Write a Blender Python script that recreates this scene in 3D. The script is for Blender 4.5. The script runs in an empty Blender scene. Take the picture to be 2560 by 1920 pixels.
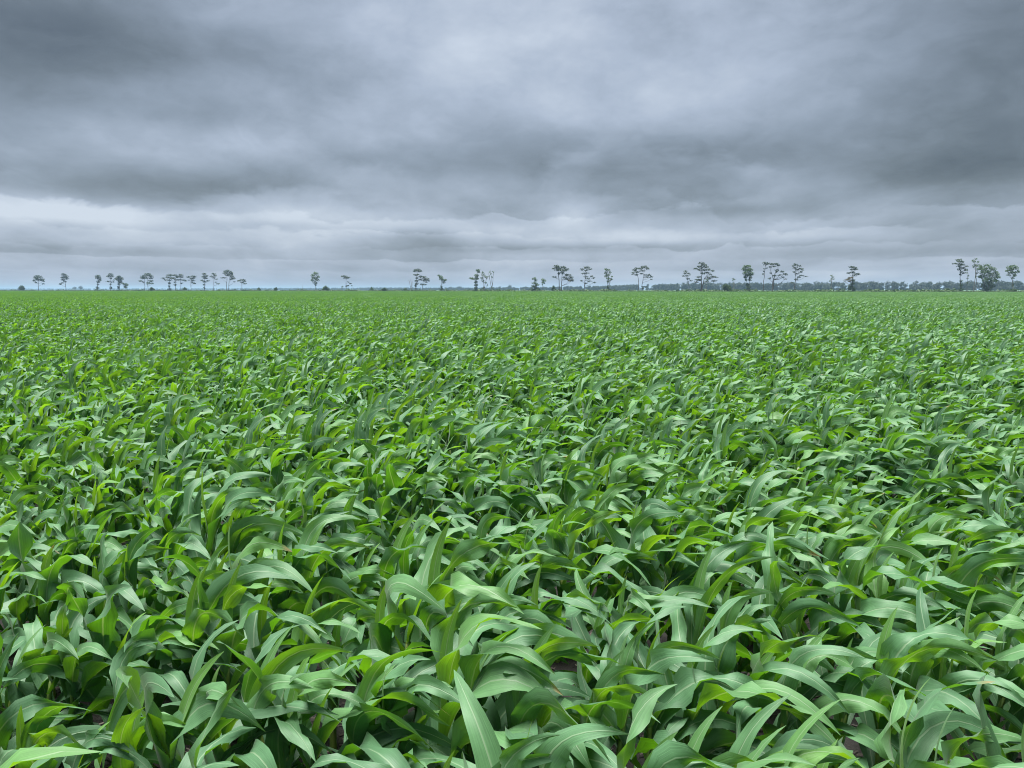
import bpy, math, random
import numpy as np
from mathutils import Vector

R = math.radians
rnd = random.Random(7)
npr = np.random.RandomState(11)
scene = bpy.context.scene
col = scene.collection

# ------------------------------------------------------------------ camera
CAM_H = 1.80                       # eye height above the soil
F_PX = 1923.0                      # focal length in pixels of a 2560 px wide frame
PITCH = math.atan((960 - 724.7) / F_PX)
cam_d = bpy.data.cameras.new('camera')
cam_d.sensor_width = 36.0
cam_d.lens = F_PX / 2560 * 36.0
cam_d.clip_start = 0.05
cam_d.clip_end = 60000
cam = bpy.data.objects.new('camera', cam_d)
cam.location = (0, 0, CAM_H)
cam.rotation_euler = (math.pi / 2 - PITCH, 0, 0)
col.objects.link(cam)
scene.camera = cam

# ------------------------------------------------------------------ sun, exposure, render settings
SUN_EL, SUN_AZ = R(80), R(250)     # veiled sun almost overhead; azimuth from +Y towards +X
EXPOSURE = 3.18
sun_d = bpy.data.lights.new('sun', 'SUN')
sun_d.energy = 1.5
sun_d.angle = R(40)
sun_d.color = (1.0, 0.98, 0.95)
sun = bpy.data.objects.new('sun', sun_d)
sdir = Vector((math.sin(SUN_AZ) * math.cos(SUN_EL), math.cos(SUN_AZ) * math.cos(SUN_EL), math.sin(SUN_EL)))
sun.rotation_euler = sdir.to_track_quat('Z', 'Y').to_euler()
sun.location = (0, 0, 50)
col.objects.link(sun)
vs = scene.view_settings
vs.view_transform = 'Standard'
vs.look = 'None'
vs.exposure = EXPOSURE
vs.gamma = 1.0
vs.use_curve_mapping = False
cy = scene.cycles
cy.use_light_tree = False
cy.max_bounces = 4
cy.diffuse_bounces = 2
cy.glossy_bounces = 2
cy.transmission_bounces = 3
cy.volume_bounces = 1
cy.transparent_max_bounces = 4
cy.filter_width = 1.05
cy.caustics_reflective = False
cy.caustics_refractive = False
cy.sample_clamp_indirect = 4.0


# ------------------------------------------------------------------ node helper
class NT:
    def __init__(self, tree):
        self.t = tree

    def n(self, typ, **kw):
        nd = self.t.nodes.new(typ)
        for k, v in kw.items():
            if k.startswith('i_'):
                key = k[2:]
                key = int(key) if key.isdigit() else key.replace('_', ' ')
                self.put(nd, key, v)
            else:
                setattr(nd, k, v)
        return nd

    def put(self, nd, key, v):
        s = nd.inputs[key]
        if isinstance(v, bpy.types.NodeSocket):
            self.t.links.new(v, s)
        else:
            s.default_value = v

    def math(self, op, a, b=None, c=None, clamp=False):
        nd = self.t.nodes.new('ShaderNodeMath')
        nd.operation = op
        nd.use_clamp = clamp
        for i, v in enumerate((a, b, c)):
            if v is not None:
                self.put(nd, i, v)
        return nd.outputs[0]

    def mix(self, fac, a, b, blend='MIX'):
        nd = self.t.nodes.new('ShaderNodeMix')
        nd.data_type = 'RGBA'
        nd.blend_type = blend
        self.put(nd, 0, fac)
        self.put(nd, 6, a)
        self.put(nd, 7, b)
        return nd.outputs[2]

    def ramp(self, fac, stops, interp='LINEAR'):
        nd = self.t.nodes.new('ShaderNodeValToRGB')
        cr = nd.color_ramp
        cr.interpolation = interp
        while len(cr.elements) < len(stops):
            cr.elements.new(0.5)
        for e, (p, c) in zip(cr.elements, stops):
            e.position = p
            e.color = (*c, 1) if len(c) == 3 else c
        self.put(nd, 0, fac)
        return nd.outputs[0]

    def smooth(self, v, a, b):
        nd = self.t.nodes.new('ShaderNodeMapRange')
        nd.interpolation_type = 'SMOOTHSTEP'
        self.put(nd, 0, v)
        self.put(nd, 1, a)
        self.put(nd, 2, b)
        return nd.outputs[0]


def px_dir(x, y):
    """direction of a photograph pixel (2560 x 1920 frame)"""
    u, v = (x - 1280) / F_PX, (960 - y) / F_PX
    c, s = math.cos(PITCH), math.sin(PITCH)
    return Vector((u, c + v * s, -s + v * c))


# ------------------------------------------------------------------ sky: Nishita behind a deck of stratocumulus
world = bpy.data.worlds.new('World')
scene.world = world
world.use_nodes = True
world.cycles.sampling_method = 'NONE'      # an even overcast: no need to search it for bright spots
wt = world.node_tree
wt.nodes.clear()
W = NT(wt)
nish = W.n('ShaderNodeTexSky')
nish.sky_type = 'NISHITA'
nish.sun_disc = False
nish.sun_elevation = SUN_EL
nish.sun_rotation = SUN_AZ
nish.air_density = 1.0
nish.dust_density = 2.0
tc = W.n('ShaderNodeTexCoord')
sep = W.n('ShaderNodeSeparateXYZ', i_0=tc.outputs['Generated'])
dx, dy, dz = sep.outputs
zpos = W.math('MAXIMUM', dz, 0.0)

def wnoise(scale, detail, rough, off, dist, stretch, vec):
    mp = W.n('ShaderNodeMapping', i_Vector=vec)
    mp.inputs['Location'].default_value = off
    mp.inputs['Scale'].default_value = stretch
    nz = W.n('ShaderNodeTexNoise', i_Vector=mp.outputs[0], i_Scale=scale, i_Detail=detail, i_Roughness=rough, i_Distortion=dist)
    return nz.outputs[0]


# the deck is lumpy: noises on the deck's own plane (foreshortened towards the horizon) and on the cloud bodies' sides
def deck(h):
    zq = W.math('ADD', zpos, h)
    return W.n('ShaderNodeCombineXYZ', i_0=W.math('DIVIDE', dx, zq), i_1=W.math('DIVIDE', dy, zq), i_2=0.0).outputs[0]


Pd = W.n('ShaderNodeCombineXYZ', i_0=dx, i_1=dy, i_2=W.math('MULTIPLY', dz, 1.9)).outputs[0]
wx = wnoise(5.0, 4.0, 0.55, (8.1, 3.3, 1.0), 0.0, (1, 1, 1), Pd)
wy = wnoise(5.0, 4.0, 0.55, (2.6, 9.3, 4.0), 0.0, (1, 1, 1), Pd)
Pw = W.n('ShaderNodeVectorMath', operation='ADD', i_0=deck(0.09), i_1=W.n('ShaderNodeCombineXYZ', i_0=W.math('MULTIPLY', wx, 2.2), i_1=W.math('MULTIPLY', wy, 3.6)).outputs[0]).outputs[0]
big = wnoise(0.85, 3.0, 0.45, (3.1, 7.7, 0), 0.2, (1, 0.7, 1), deck(0.16))
mid = wnoise(1.0, 6.0, 0.58, (4.3, 2.2, 0), 0.1, (1.0, 0.5, 1), Pw)
puff = wnoise(6.0, 7.0, 0.55, (1.3, 4.4, 2.0), 0.15, (1, 1, 1), Pd)
fine = wnoise(2.6, 6.0, 0.6, (5.3, 9.9, 0), 0.1, (1, 0.5, 1), Pw)
# billow: crisp lower edges where one lump stands before the next
bil = W.math('ABSOLUTE', W.math('SUBTRACT', wnoise(9.0, 5.0, 0.5, (7.3, 1.4, 5.0), 0.2, (1, 1, 1), Pd), 0.5))
az = W.math('ARCTAN2', dx, dy)
el = W.math('ARCSINE', dz)
val = W.math('MULTIPLY_ADD', W.math('SUBTRACT', big, 0.5), 0.25, 0.572)
val = W.math('MULTIPLY_ADD', W.math('SUBTRACT', mid, 0.5), 0.38, val)
val = W.math('MULTIPLY_ADD', W.math('SUBTRACT', puff, 0.5), 0.50, val)
val = W.math('MULTIPLY_ADD', W.math('SUBTRACT', fine, 0.5), 0.10, val)
val = W.math('MULTIPLY_ADD', W.math('SUBTRACT', bil, 0.08), 0.35, val)
# thick and thin places of the deck where the photograph shows them (direction, angular size, thickness)
CLOUDS = [
    (1400, 60, 330, 190, 0.13), (1180, 40, 300, 120, 0.08), (1750, 200, 260, 120, 0.10), (1250, 250, 300, 90, 0.10),
    (640, 368, 150, 38, 0.26), (240, 345, 120, 34, 0.13), (520, 240, 330, 60, 0.08), (800, 60, 300, 60, 0.04),
    (20, 90, 340, 150, -0.40), (2600, 110, 250, 230, -0.36), (560, 140, 260, 50, -0.10), (560, 285, 160, 30, -0.10),
    (1650, 130, 110, 36, -0.10), (430, 460, 420, 34, -0.20), (1200, 395, 420, 50, -0.17), (1640, 420, 600, 60, -0.12),
    (2400, 420, 260, 44, -0.18), (2050, 330, 320, 90, -0.08), (1900, 430, 80, 26, 0.14),
    (150, 535, 200, 26, 0.28), (700, 545, 380, 24, 0.18), (1430, 535, 60, 34, 0.34), (1240, 572, 90, 13, 0.16), (1640, 600, 120, 12, 0.14), (2000, 590, 140, 12, 0.12), (1500, 590, 300, 16, 0.20), (1940, 550, 60, 20, 0.16),
    (1790, 528, 130, 14, -0.20), (1040, 596, 130, 18, -0.22), (1500, 617, 300, 12, -0.13), (640, 562, 100, 10, -0.12),
    (170, 570, 120, 14, -0.14), (260, 625, 300, 10, -0.12), (1250, 625, 330, 8, -0.10), (2150, 630, 330, 12, -0.10), (2450, 560, 160, 24, -0.08),
]
for (cx, cyy, sx, sy, amp) in CLOUDS:
    d0 = px_dir(cx, cyy).normalized()
    a0, e0 = math.atan2(d0.x, d0.y), math.asin(d0.z)
    ta = W.math('DIVIDE', W.math('SUBTRACT', az, a0), sx / F_PX)
    te = W.math('DIVIDE', W.math('SUBTRACT', el, e0), sy / F_PX)
    q = W.math('MULTIPLY_ADD', ta, ta, W.math('MULTIPLY', te, te))
    g = W.math('EXPONENT', W.math('MULTIPLY', q, -0.8))
    # ragged edge: the noise breaks each patch up
    g = W.math('MULTIPLY', g, W.math('MULTIPLY_ADD', puff, 1.6, 0.2))
    val = W.math('MULTIPLY_ADD', g, amp, val)
# the deck thins to paler layers low over the horizon
low = W.smooth(el, R(9.0), R(1.0))
val = W.math('MULTIPLY_ADD', low, 0.04, val)
val = W.math('MULTIPLY_ADD', W.smooth(el, R(3.2), R(0.2)), 0.11, val)
# ranks of cloud behind one another, low down: each has a ragged edge, dark on one side and pale on the other
Pe = W.n('ShaderNodeCombineXYZ', i_0=dx, i_1=dy, i_2=W.math('MULTIPLY', dz, 2.1)).outputs[0]
for i, (yy_, rag_a, soft, up, dn) in enumerate([(415, 0.15, 0.018, 0.05, 0.05), (495, 0.095, 0.012, 0.08, 0.06), (545, 0.080, 0.006, 0.08, 0.07),
                                                (588, 0.055, 0.005, 0.08, 0.06), (622, 0.036, 0.003, 0.06, 0.05), (652, 0.018, 0.002, 0.06, 0.05), (680, 0.010, 0.002, 0.05, 0.04)]):
    ns = wnoise(5.0 + 1.6 * i, 5.0, 0.58, (3.7 * i + 1.0, 1.9 * i, 0.7 * i), 0.3, (1, 1, 1), Pe)
    e_i = px_dir(1280, yy_).normalized().z
    hh = W.math('SUBTRACT', W.math('MULTIPLY_ADD', W.math('SUBTRACT', ns, 0.5), rag_a, el), e_i)
    msk = W.smooth(wnoise(3.2, 3.0, 0.5, (2.9 * i + 7.0, 5.1 * i, 1.3 * i), 0.0, (1, 1, 1), Pe), 0.38, 0.62)
    below = W.math('MULTIPLY', W.smooth(hh, soft * 0.5, -soft * 0.5), W.smooth(hh, -soft * 7, -soft * 0.5))
    above = W.math('MULTIPLY', W.smooth(hh, -soft * 0.5, soft * 0.5), W.smooth(hh, soft * 9, soft * 0.5))
    val = W.math('MULTIPLY_ADD', W.math('MULTIPLY', below, msk), up * 1.35, val)
    val = W.math('MULTIPLY_ADD', W.math('MULTIPLY', above, msk), -dn * 1.35, val)
S = 1.0 / (2 ** EXPOSURE)


def lin(r, g, b, k=1.0):
    f = lambda c: (c / 255 / 12.92 if c / 255 <= 0.04045 else ((c / 255 + 0.055) / 1.055) ** 2.4) * k
    return (f(r), f(g), f(b))


cloud_col = W.ramp(val, [(0.0, lin(66, 75, 82, S)), (0.22, lin(103, 113, 121, S)), (0.45, lin(138, 150, 164, S)),
                         (0.68, lin(170, 182, 199, S)), (1.0, lin(204, 214, 227, S))])
bg_sky = W.n('ShaderNodeBackground', i_Color=nish.outputs[0], i_Strength=0.05)
bg_cl = W.n('ShaderNodeBackground', i_Color=cloud_col, i_Strength=1.0)
mixb = W.n('ShaderNodeMixShader', i_0=0.96, i_1=bg_sky.outputs[0], i_2=bg_cl.outputs[0])
wo = W.n('ShaderNodeOutputWorld')
wt.links.new(mixb.outputs[0], wo.inputs[0])


# ------------------------------------------------------------------ materials
def new_mat(name):
    m = bpy.data.materials.new(name)
    m.use_nodes = True
    m.node_tree.nodes.clear()
    return m, NT(m.node_tree)


def finish(m, k, shader, disp=None):
    out = k.n('ShaderNodeOutputMaterial')
    m.node_tree.links.new(shader, out.inputs[0])
    return m


def mat_maize_leaf():
    m, k = new_mat('maize_leaf')
    uv = k.n('ShaderNodeUVMap')
    uv.uv_map = 'UVMap'
    su = k.n('ShaderNodeSeparateXYZ', i_0=uv.outputs[0])
    u, v = su.outputs[0], su.outputs[1]
    tint = k.n('ShaderNodeAttribute', attribute_name='tint').outputs['Fac']
    orand = k.n('ShaderNodeObjectInfo').outputs['Random']
    ua = k.math('ABSOLUTE', k.math('SUBTRACT', u, 0.5))
    rib = k.smooth(ua, 0.048, 0.014)
    geo = k.n('ShaderNodeTexCoord')
    veinc = k.n('ShaderNodeCombineXYZ', i_0=k.math('MULTIPLY', u, 34.0), i_1=k.math('MULTIPLY', v, 2.2), i_2=k.math('MULTIPLY', tint, 37.0)).outputs[0]
    vein = k.n('ShaderNodeTexNoise', i_Vector=veinc, i_Scale=1.0, i_Detail=3.0, i_Roughness=0.6).outputs[0]
    blotc = k.n('ShaderNodeCombineXYZ', i_0=k.math('MULTIPLY', u, 2.0), i_1=k.math('MULTIPLY', v, 7.0), i_2=k.math('MULTIPLY', tint, 53.0)).outputs[0]
    blot = k.n('ShaderNodeTexNoise', i_Vector=blotc, i_Scale=1.0, i_Detail=3.0, i_Roughness=0.6).outputs[0]
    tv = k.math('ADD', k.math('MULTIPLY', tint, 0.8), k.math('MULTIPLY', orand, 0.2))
    upper = k.ramp(tv, [(0.0, (0.032, 0.105, 0.044)), (0.5, (0.084, 0.205, 0.090)), (1.0, (0.106, 0.255, 0.040))])  # low end: older leaves' darker green, deepened with painted-in canopy shade
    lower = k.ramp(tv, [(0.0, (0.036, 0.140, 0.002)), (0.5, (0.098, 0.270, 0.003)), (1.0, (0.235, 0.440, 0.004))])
    shade = k.math('ADD', k.math('MULTIPLY_ADD', vein, 0.9, 0.55), k.math('MULTIPLY_ADD', blot, 0.5, -0.25))
    shc = k.n('ShaderNodeCombineXYZ', i_0=shade, i_1=shade, i_2=shade).outputs[0]
    upper = k.mix(1.0, upper, shc, 'MULTIPLY')
    lower = k.mix(1.0, lower, shc, 'MULTIPLY')
    upper = k.mix(k.math('MULTIPLY', rib, 0.45), upper, (0.30, 0.40, 0.25, 1))
    lower = k.mix(k.math('MULTIPLY', rib, 0.5), lower, (0.34, 0.46, 0.12, 1))
    # a few leaves are dry and yellowed at the very tip
    tipn = k.math('MULTIPLY', k.smooth(k.math('MULTIPLY_ADD', blot, 0.16, v), 0.98, 1.05), k.smooth(k.math('FRACT', k.math('MULTIPLY', tint, 91.7)), 0.965, 0.98))
    upper = k.mix(tipn, upper, (0.26, 0.22, 0.09, 1))
    lower = k.mix(tipn, lower, (0.30, 0.24, 0.06, 1))
    bmp = k.n('ShaderNodeBump', i_Strength=0.4, i_Distance=0.002, i_Height=k.math('ADD', vein, k.math('MULTIPLY', rib, 0.8)))
    pb = k.n('ShaderNodeBsdfPrincipled', i_Base_Color=upper, i_Roughness=k.math('ADD', k.math('MULTIPLY_ADD', blot, 0.25, 0.38), k.math('MULTIPLY', vein, 0.12)), i_Normal=bmp.outputs[0])
    pb.inputs['Specular IOR Level'].default_value = 0.65
    pb.inputs['Sheen Weight'].default_value = 0.10
    tr = k.n('ShaderNodeBsdfTranslucent', i_Color=lower, i_Normal=bmp.outputs[0])
    mx = k.n('ShaderNodeMixShader', i_0=0.42, i_1=pb.outputs[0], i_2=tr.outputs[0])
    return finish(m, k, mx.outputs[0])


def mat_stalk():
    m, k = new_mat('maize_stalk')
    tc = k.n('ShaderNodeTexCoord')
    mp = k.n('ShaderNodeMapping', i_Vector=tc.outputs['Object'])
    mp.inputs['Scale'].default_value = (60, 60, 6)
    nz = k.n('ShaderNodeTexNoise', i_Vector=mp.outputs[0], i_Scale=1.0, i_Detail=4.0).outputs[0]
    c = k.ramp(nz, [(0.3, (0.055, 0.10, 0.022)), (0.55, (0.13, 0.20, 0.04)), (0.75, (0.21, 0.24, 0.07))])
    pb = k.n('ShaderNodeBsdfPrincipled', i_Base_Color=c, i_Roughness=0.5)
    return finish(m, k, pb.outputs[0])


def mat_soil():
    m, k = new_mat('soil')
    tc = k.n('ShaderNodeTexCoord').outputs['Object']
    a = k.n('ShaderNodeTexNoise', i_Vector=tc, i_Scale=9.0, i_Detail=8.0, i_Roughness=0.65).outputs[0]
    b = k.n('ShaderNodeTexNoise', i_Vector=tc, i_Scale=70.0, i_Detail=4.0, i_Roughness=0.7).outputs[0]
    s = k.math('MULTIPLY_ADD', b, 0.45, k.math('MULTIPLY', a, 0.55))
    c = k.ramp(s, [(0.30, (0.004, 0.0035, 0.003)), (0.52, (0.010, 0.0085, 0.007)), (0.72, (0.028, 0.024, 0.020))])
    bm = k.n('ShaderNodeBump', i_Strength=0.9, i_Distance=0.03, i_Height=s)
    pb = k.n('ShaderNodeBsdfPrincipled', i_Base_Color=c, i_Roughness=0.95, i_Normal=bm.outputs[0])
    return finish(m, k, pb.outputs[0])


def mat_meadow():
    m, k = new_mat('rough_grass')
    tc = k.n('ShaderNodeTexCoord').outputs['Object']
    a = k.n('ShaderNodeTexNoise', i_Vector=tc, i_Scale=0.01, i_Detail=8.0, i_Roughness=0.6).outputs[0]
    c = k.ramp(a, [(0.35, (0.045, 0.085, 0.028)), (0.65, (0.085, 0.125, 0.045))])
    pb = k.n('ShaderNodeBsdfDiffuse', i_Color=c)          # standing grass has no mirror-like glance at low angles
    return finish(m, k, pb.outputs[0])


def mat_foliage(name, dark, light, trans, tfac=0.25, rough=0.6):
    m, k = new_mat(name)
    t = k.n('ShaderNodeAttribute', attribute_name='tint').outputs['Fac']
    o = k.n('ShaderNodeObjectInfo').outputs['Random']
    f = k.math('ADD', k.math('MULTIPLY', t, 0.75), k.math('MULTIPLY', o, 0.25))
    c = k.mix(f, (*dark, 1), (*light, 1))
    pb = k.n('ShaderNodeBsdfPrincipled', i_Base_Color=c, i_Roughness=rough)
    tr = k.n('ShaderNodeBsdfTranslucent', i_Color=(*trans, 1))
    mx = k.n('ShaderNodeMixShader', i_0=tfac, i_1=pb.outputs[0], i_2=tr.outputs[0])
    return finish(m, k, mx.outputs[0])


def mat_bark(name, a, b):
    m, k = new_mat(name)
    tc = k.n('ShaderNodeTexCoord').outputs['Object']
    nz = k.n('ShaderNodeTexNoise', i_Vector=tc, i_Scale=2.5, i_Detail=6.0).outputs[0]
    c = k.ramp(nz, [(0.35, a), (0.65, b)])
    pb = k.n('ShaderNodeBsdfPrincipled', i_Base_Color=c, i_Roughness=0.9)
    return finish(m, k, pb.outputs[0])


def mat_residue():
    m, k = new_mat('dry_stalk_residue')
    t = k.n('ShaderNodeAttribute', attribute_name='tint').outputs['Fac']
    c = k.ramp(t, [(0.0, (0.018, 0.014, 0.012)), (0.6, (0.065, 0.053, 0.044)), (1.0, (0.20, 0.17, 0.145))])
    pb = k.n('ShaderNodeBsdfPrincipled', i_Base_Color=c, i_Roughness=0.85)
    return finish(m, k, pb.outputs[0])


M = {
    'leaf': mat_maize_leaf(), 'stalk': mat_stalk(), 'soil': mat_soil(), 'meadow': mat_meadow(), 'residue': mat_residue(),
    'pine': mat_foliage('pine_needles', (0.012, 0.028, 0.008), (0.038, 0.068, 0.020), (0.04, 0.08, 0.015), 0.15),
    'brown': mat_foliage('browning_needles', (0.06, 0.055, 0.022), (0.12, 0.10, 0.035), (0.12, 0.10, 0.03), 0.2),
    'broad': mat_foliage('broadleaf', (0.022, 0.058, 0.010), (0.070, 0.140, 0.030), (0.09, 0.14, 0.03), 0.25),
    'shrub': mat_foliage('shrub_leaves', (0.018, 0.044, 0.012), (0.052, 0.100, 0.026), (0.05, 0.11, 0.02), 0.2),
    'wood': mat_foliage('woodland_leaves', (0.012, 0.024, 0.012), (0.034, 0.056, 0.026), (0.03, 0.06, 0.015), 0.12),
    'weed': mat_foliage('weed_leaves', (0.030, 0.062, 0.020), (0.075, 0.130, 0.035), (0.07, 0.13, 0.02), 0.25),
    'bark': mat_bark('pine_bark', (0.040, 0.033, 0.028), (0.110, 0.088, 0.072)),
    'grey_bark': mat_bark('grey_bark', (0.09, 0.085, 0.078), (0.20, 0.19, 0.175)),
}


# ------------------------------------------------------------------ mesh helpers
def make_mesh(name, verts, faces, mats, uv=None, tint=None, smooth=True, mat_idx=None):
    me = bpy.data.meshes.new(name)
    me.from_pydata(np.asarray(verts).tolist(), [], faces if isinstance(faces, list) else faces.tolist())
    for mm in (mats if isinstance(mats, (list, tuple)) else [mats]):
        me.materials.append(mm)
    if uv is not None:
        lay = me.uv_layers.new(name='UVMap')
        vi = np.empty(len(me.loops), dtype=np.int32)
        me.loops.foreach_get('vertex_index', vi)
        lay.data.foreach_set('uv', np.asarray(uv, dtype=np.float32)[vi].ravel())
    if tint is not None:
        at = me.attributes.new('tint', 'FLOAT', 'POINT')
        at.data.foreach_set('value', np.asarray(tint, dtype=np.float32).ravel())
    if smooth:
        me.polygons.foreach_set('use_smooth', np.ones(len(me.polygons), dtype=bool))
    if mat_idx is not None:
        me.polygons.foreach_set('material_index', np.asarray(mat_idx, dtype=np.int32))
    me.update()
    return me


def link(name, me, parent=None, loc=(0, 0, 0)):
    o = bpy.data.objects.new(name, me)
    col.objects.link(o)
    o.location = loc
    if parent is not None:
        o.parent = parent
    return o


def tag(o, label=None, cat=None, group=None, kind=None):
    if label:
        o['label'] = label
    if cat:
        o['category'] = cat
    if group:
        o['group'] = group
    if kind:
        o['kind'] = kind
    return o


def tube(points, radii, sides=6):
    """tapered tube through points; returns verts, faces"""
    pts = [Vector(p) for p in points]
    V, Fc = [], []
    n = len(pts)
    for i, p in enumerate(pts):
        d = (pts[min(i + 1, n - 1)] - pts[max(i - 1, 0)]).normalized()
        a = d.orthogonal().normalized() if i == 0 else (a - d * a.dot(d)).normalized()
        b = d.cross(a)
        for j in range(sides):
            th = 2 * math.pi * j / sides
            V.append(p + (a * math.cos(th) + b * math.sin(th)) * radii[i])
    for i in range(n - 1):
        for j in range(sides):
            k = (j + 1) % sides
            Fc.append([i * sides + j, i * sides + k, (i + 1) * sides + k, (i + 1) * sides + j])
    Fc.append(list(range((n - 1) * sides, n * sides)))
    return [tuple(v) for v in V], Fc


# ------------------------------------------------------------------ the setting
def edge_y(X):
    """the far edge of the field runs obliquely: near on the right, far on the left"""
    return 592 - 0.5664 * X


G = 9000.0
gm = make_mesh('ground', [(-G, -300, 0), (G, -300, 0), (G, G, 0), (-G, G, 0)], [[0, 1, 2, 3]], M['meadow'], smooth=False)
tag(link('ground', gm), kind='structure')
sx0, sx1 = -1100, 700
sm = make_mesh('soil', [(sx0, -60, 0.004), (sx1, -60, 0.004), (sx1, edge_y(sx1), 0.004), (sx0, edge_y(sx0), 0.004)], [[0, 1, 2, 3]], M['soil'], smooth=False)
tag(link('soil', sm), kind='structure')


# ------------------------------------------------------------------ maize
PLANT = 0.94                                 # size of a plant, 1 = canopy at about 0.68 m
WIND = np.array([0.95, -0.30, 0.0])


def leaf_geo(rg, base, az, L, Wd, e0, grav, wind, twist, wave, n, m):
    """one maize leaf blade as a curved, folded, wavy strip; n steps along, m across (even)"""
    d = np.array([math.cos(az) * math.cos(e0), math.sin(az) * math.cos(e0), math.sin(e0)])
    s = np.array([-math.sin(az), math.cos(az), 0.0])
    p = np.array(base, dtype=float)
    ph1, ph2 = rg.uniform(0, 6.28), rg.uniform(0, 6.28)
    fr1, fr2 = rg.uniform(1.6, 3.2), rg.uniform(1.6, 3.2)
    gust = rg.uniform(0.75, 1.25)
    V = np.empty(((n + 1) * (m + 1), 3))
    UV = np.empty(((n + 1) * (m + 1), 2))
    q = np.linspace(-1, 1, m + 1)
    torn = rg.random() < 0.22 and n > 10
    roll = 0.0
    for i in range(n + 1):
        t = i / n
        s = s - d * s.dot(d)
        s /= np.linalg.norm(s)
        roll_s = math.sin(roll)
        roll_c = math.cos(roll)
        nn = np.cross(d, s)
        if nn[2] < -2:
            nn = -nn
        ss = s * roll_c + nn * roll_s
        un = -s * roll_s + nn * roll_c
        w = Wd * min(1.0, 0.42 + 2.0 * t) * max(0.0, 1 - t ** 2.5) ** 0.9
        if i == n:
            w = Wd * 0.012
        fold = 0.85 * math.exp(-t * 3.4) + 0.06
        amp = wave * w * min(1, t * 4)
        for j, qq in enumerate(q):
            h = w * 0.5
            if torn and abs(qq) == 1 and 2 < i < n and rg.random() < 0.16:      # a nick in the blade's edge
                qq *= rg.uniform(0.55, 0.8)
            lift = fold * h * abs(qq) ** 1.3
            if qq < 0:
                lift += amp * abs(qq) ** 1.6 * math.sin(6.28 * fr1 * t + ph1)
            elif qq > 0:
                lift += amp * abs(qq) ** 1.6 * math.sin(6.28 * fr2 * t + ph2)
            V[i * (m + 1) + j] = p + ss * h * qq * (1 - 0.25 * fold) + un * lift
            UV[i * (m + 1) + j] = ((qq + 1) / 2, t)
        d = d + (WIND * wind * gust * (0.25 + 1.2 * t) + np.array([0, 0, -1.0]) * grav * (0.30 + 1.0 * t + (0.8 if 0.45 < t < 0.75 else 0.15))) / n
        d /= np.linalg.norm(d)
        p = p + d * (L / n)
        if p[2] < 0.012:
            p[2] = 0.012
            d[2] = max(d[2], 0.0)
            d /= np.linalg.norm(d) + 1e-9
        roll += twist / n
    Fc = []
    for i in range(n):
        for j in range(m):
            a = i * (m + 1) + j
            Fc.append([a, a + 1, a + m + 2, a + m + 1])
    return V, Fc, UV


def plant_spec(rg, size=1.0):
    """stalk height and the leaves of one plant"""
    hs = 0.36 * size * rg.uniform(0.88, 1.12)
    plane = rg.uniform(0, math.pi)
    nl = rg.choice([7, 8, 8, 9])
    leaves = []
    for i in range(nl):
        f = i / (nl - 1)
        az = plane + math.pi * (i % 2) + rg.gauss(0, 0.35)
        z = hs * (0.10 + 0.90 * f)
        Lm = (0.315 + 0.27 * math.sin(math.pi * min(1, 0.15 + 0.72 * f))) * size * rg.uniform(0.88, 1.12)
        Wd = (0.057 + 0.035 * math.sin(math.pi * min(1, 0.1 + 0.75 * f))) * size * rg.uniform(0.85, 1.15)
        e0 = R(54 + 27 * f + rg.gauss(0, 7))
        grav = (2.5 - 0.65 * f) * rg.uniform(0.6, 1.45)
        wind = (0.9 + 0.95 * f) * rg.uniform(0.6, 1.35)
        if f > 0.8 and rg.random() < 0.10:      # an unrolling leaf that still stands up
            grav *= 0.42
            wind *= 0.55
            e0 = R(80)
            Wd *= 0.72
        tint = min(1, max(0, 0.22 + 0.42 * f ** 1.6 + rg.gauss(0, 0.14)))  # lower leaves darker: their age, plus canopy shade put into the colour
        if f < 0.2 and rg.random() < 0.3:
            tint = min(1, tint + 0.3)
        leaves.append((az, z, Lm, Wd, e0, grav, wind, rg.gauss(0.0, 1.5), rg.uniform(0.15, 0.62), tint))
    # the spike of the innermost rolled leaf
    leaves.append((plane + rg.uniform(-1, 1), hs * 1.0, 0.33 * size * rg.uniform(0.8, 1.2), 0.046 * size, R(80), 0.5, 0.7, rg.gauss(0, 0.4), 0.03, min(1, rg.uniform(0.75, 1.05))))
    lean = (rg.uniform(0.0, 0.05) * size, rg.uniform(-0.02, 0.02) * size)
    return hs, lean, leaves


def stalk_geo(hs, lean, rg, sides=8):
    pts, rad = [], []
    r0 = rg.uniform(0.011, 0.014)
    for i in range(7):
        t = i / 6
        pts.append((lean[0] * t * t, lean[1] * t * t, hs * 1.06 * t - 0.012))
        rad.append(r0 * (1.12 if i == 0 else 1 - 0.42 * t) * (1.10 if i % 2 else 1.0))
    return tube(pts, rad, sides)


def build_hero(name, loc, rg, size):
    hs, lean, leaves = plant_spec(rg, size)
    root = bpy.data.objects.new(name, None)
    col.objects.link(root)
    root.location = loc
    root.empty_display_size = 0.1
    sv, sf = stalk_geo(hs, lean, rg)
    link('stalk', make_mesh('stalk', sv, sf, M['stalk']), root)
    for (az, z, Lm, Wd, e0, grav, wind, tw, wave, tint) in leaves:
        k = z / hs
        base = (lean[0] * k * k + 0.006 * math.cos(az), lean[1] * k * k + 0.006 * math.sin(az), z)
        v, f, uv = leaf_geo(rg, base, az, Lm, Wd, e0, grav, wind, tw, wave, 14, 4)
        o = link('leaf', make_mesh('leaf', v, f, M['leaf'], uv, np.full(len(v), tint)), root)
    return root, len(leaves)


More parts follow.
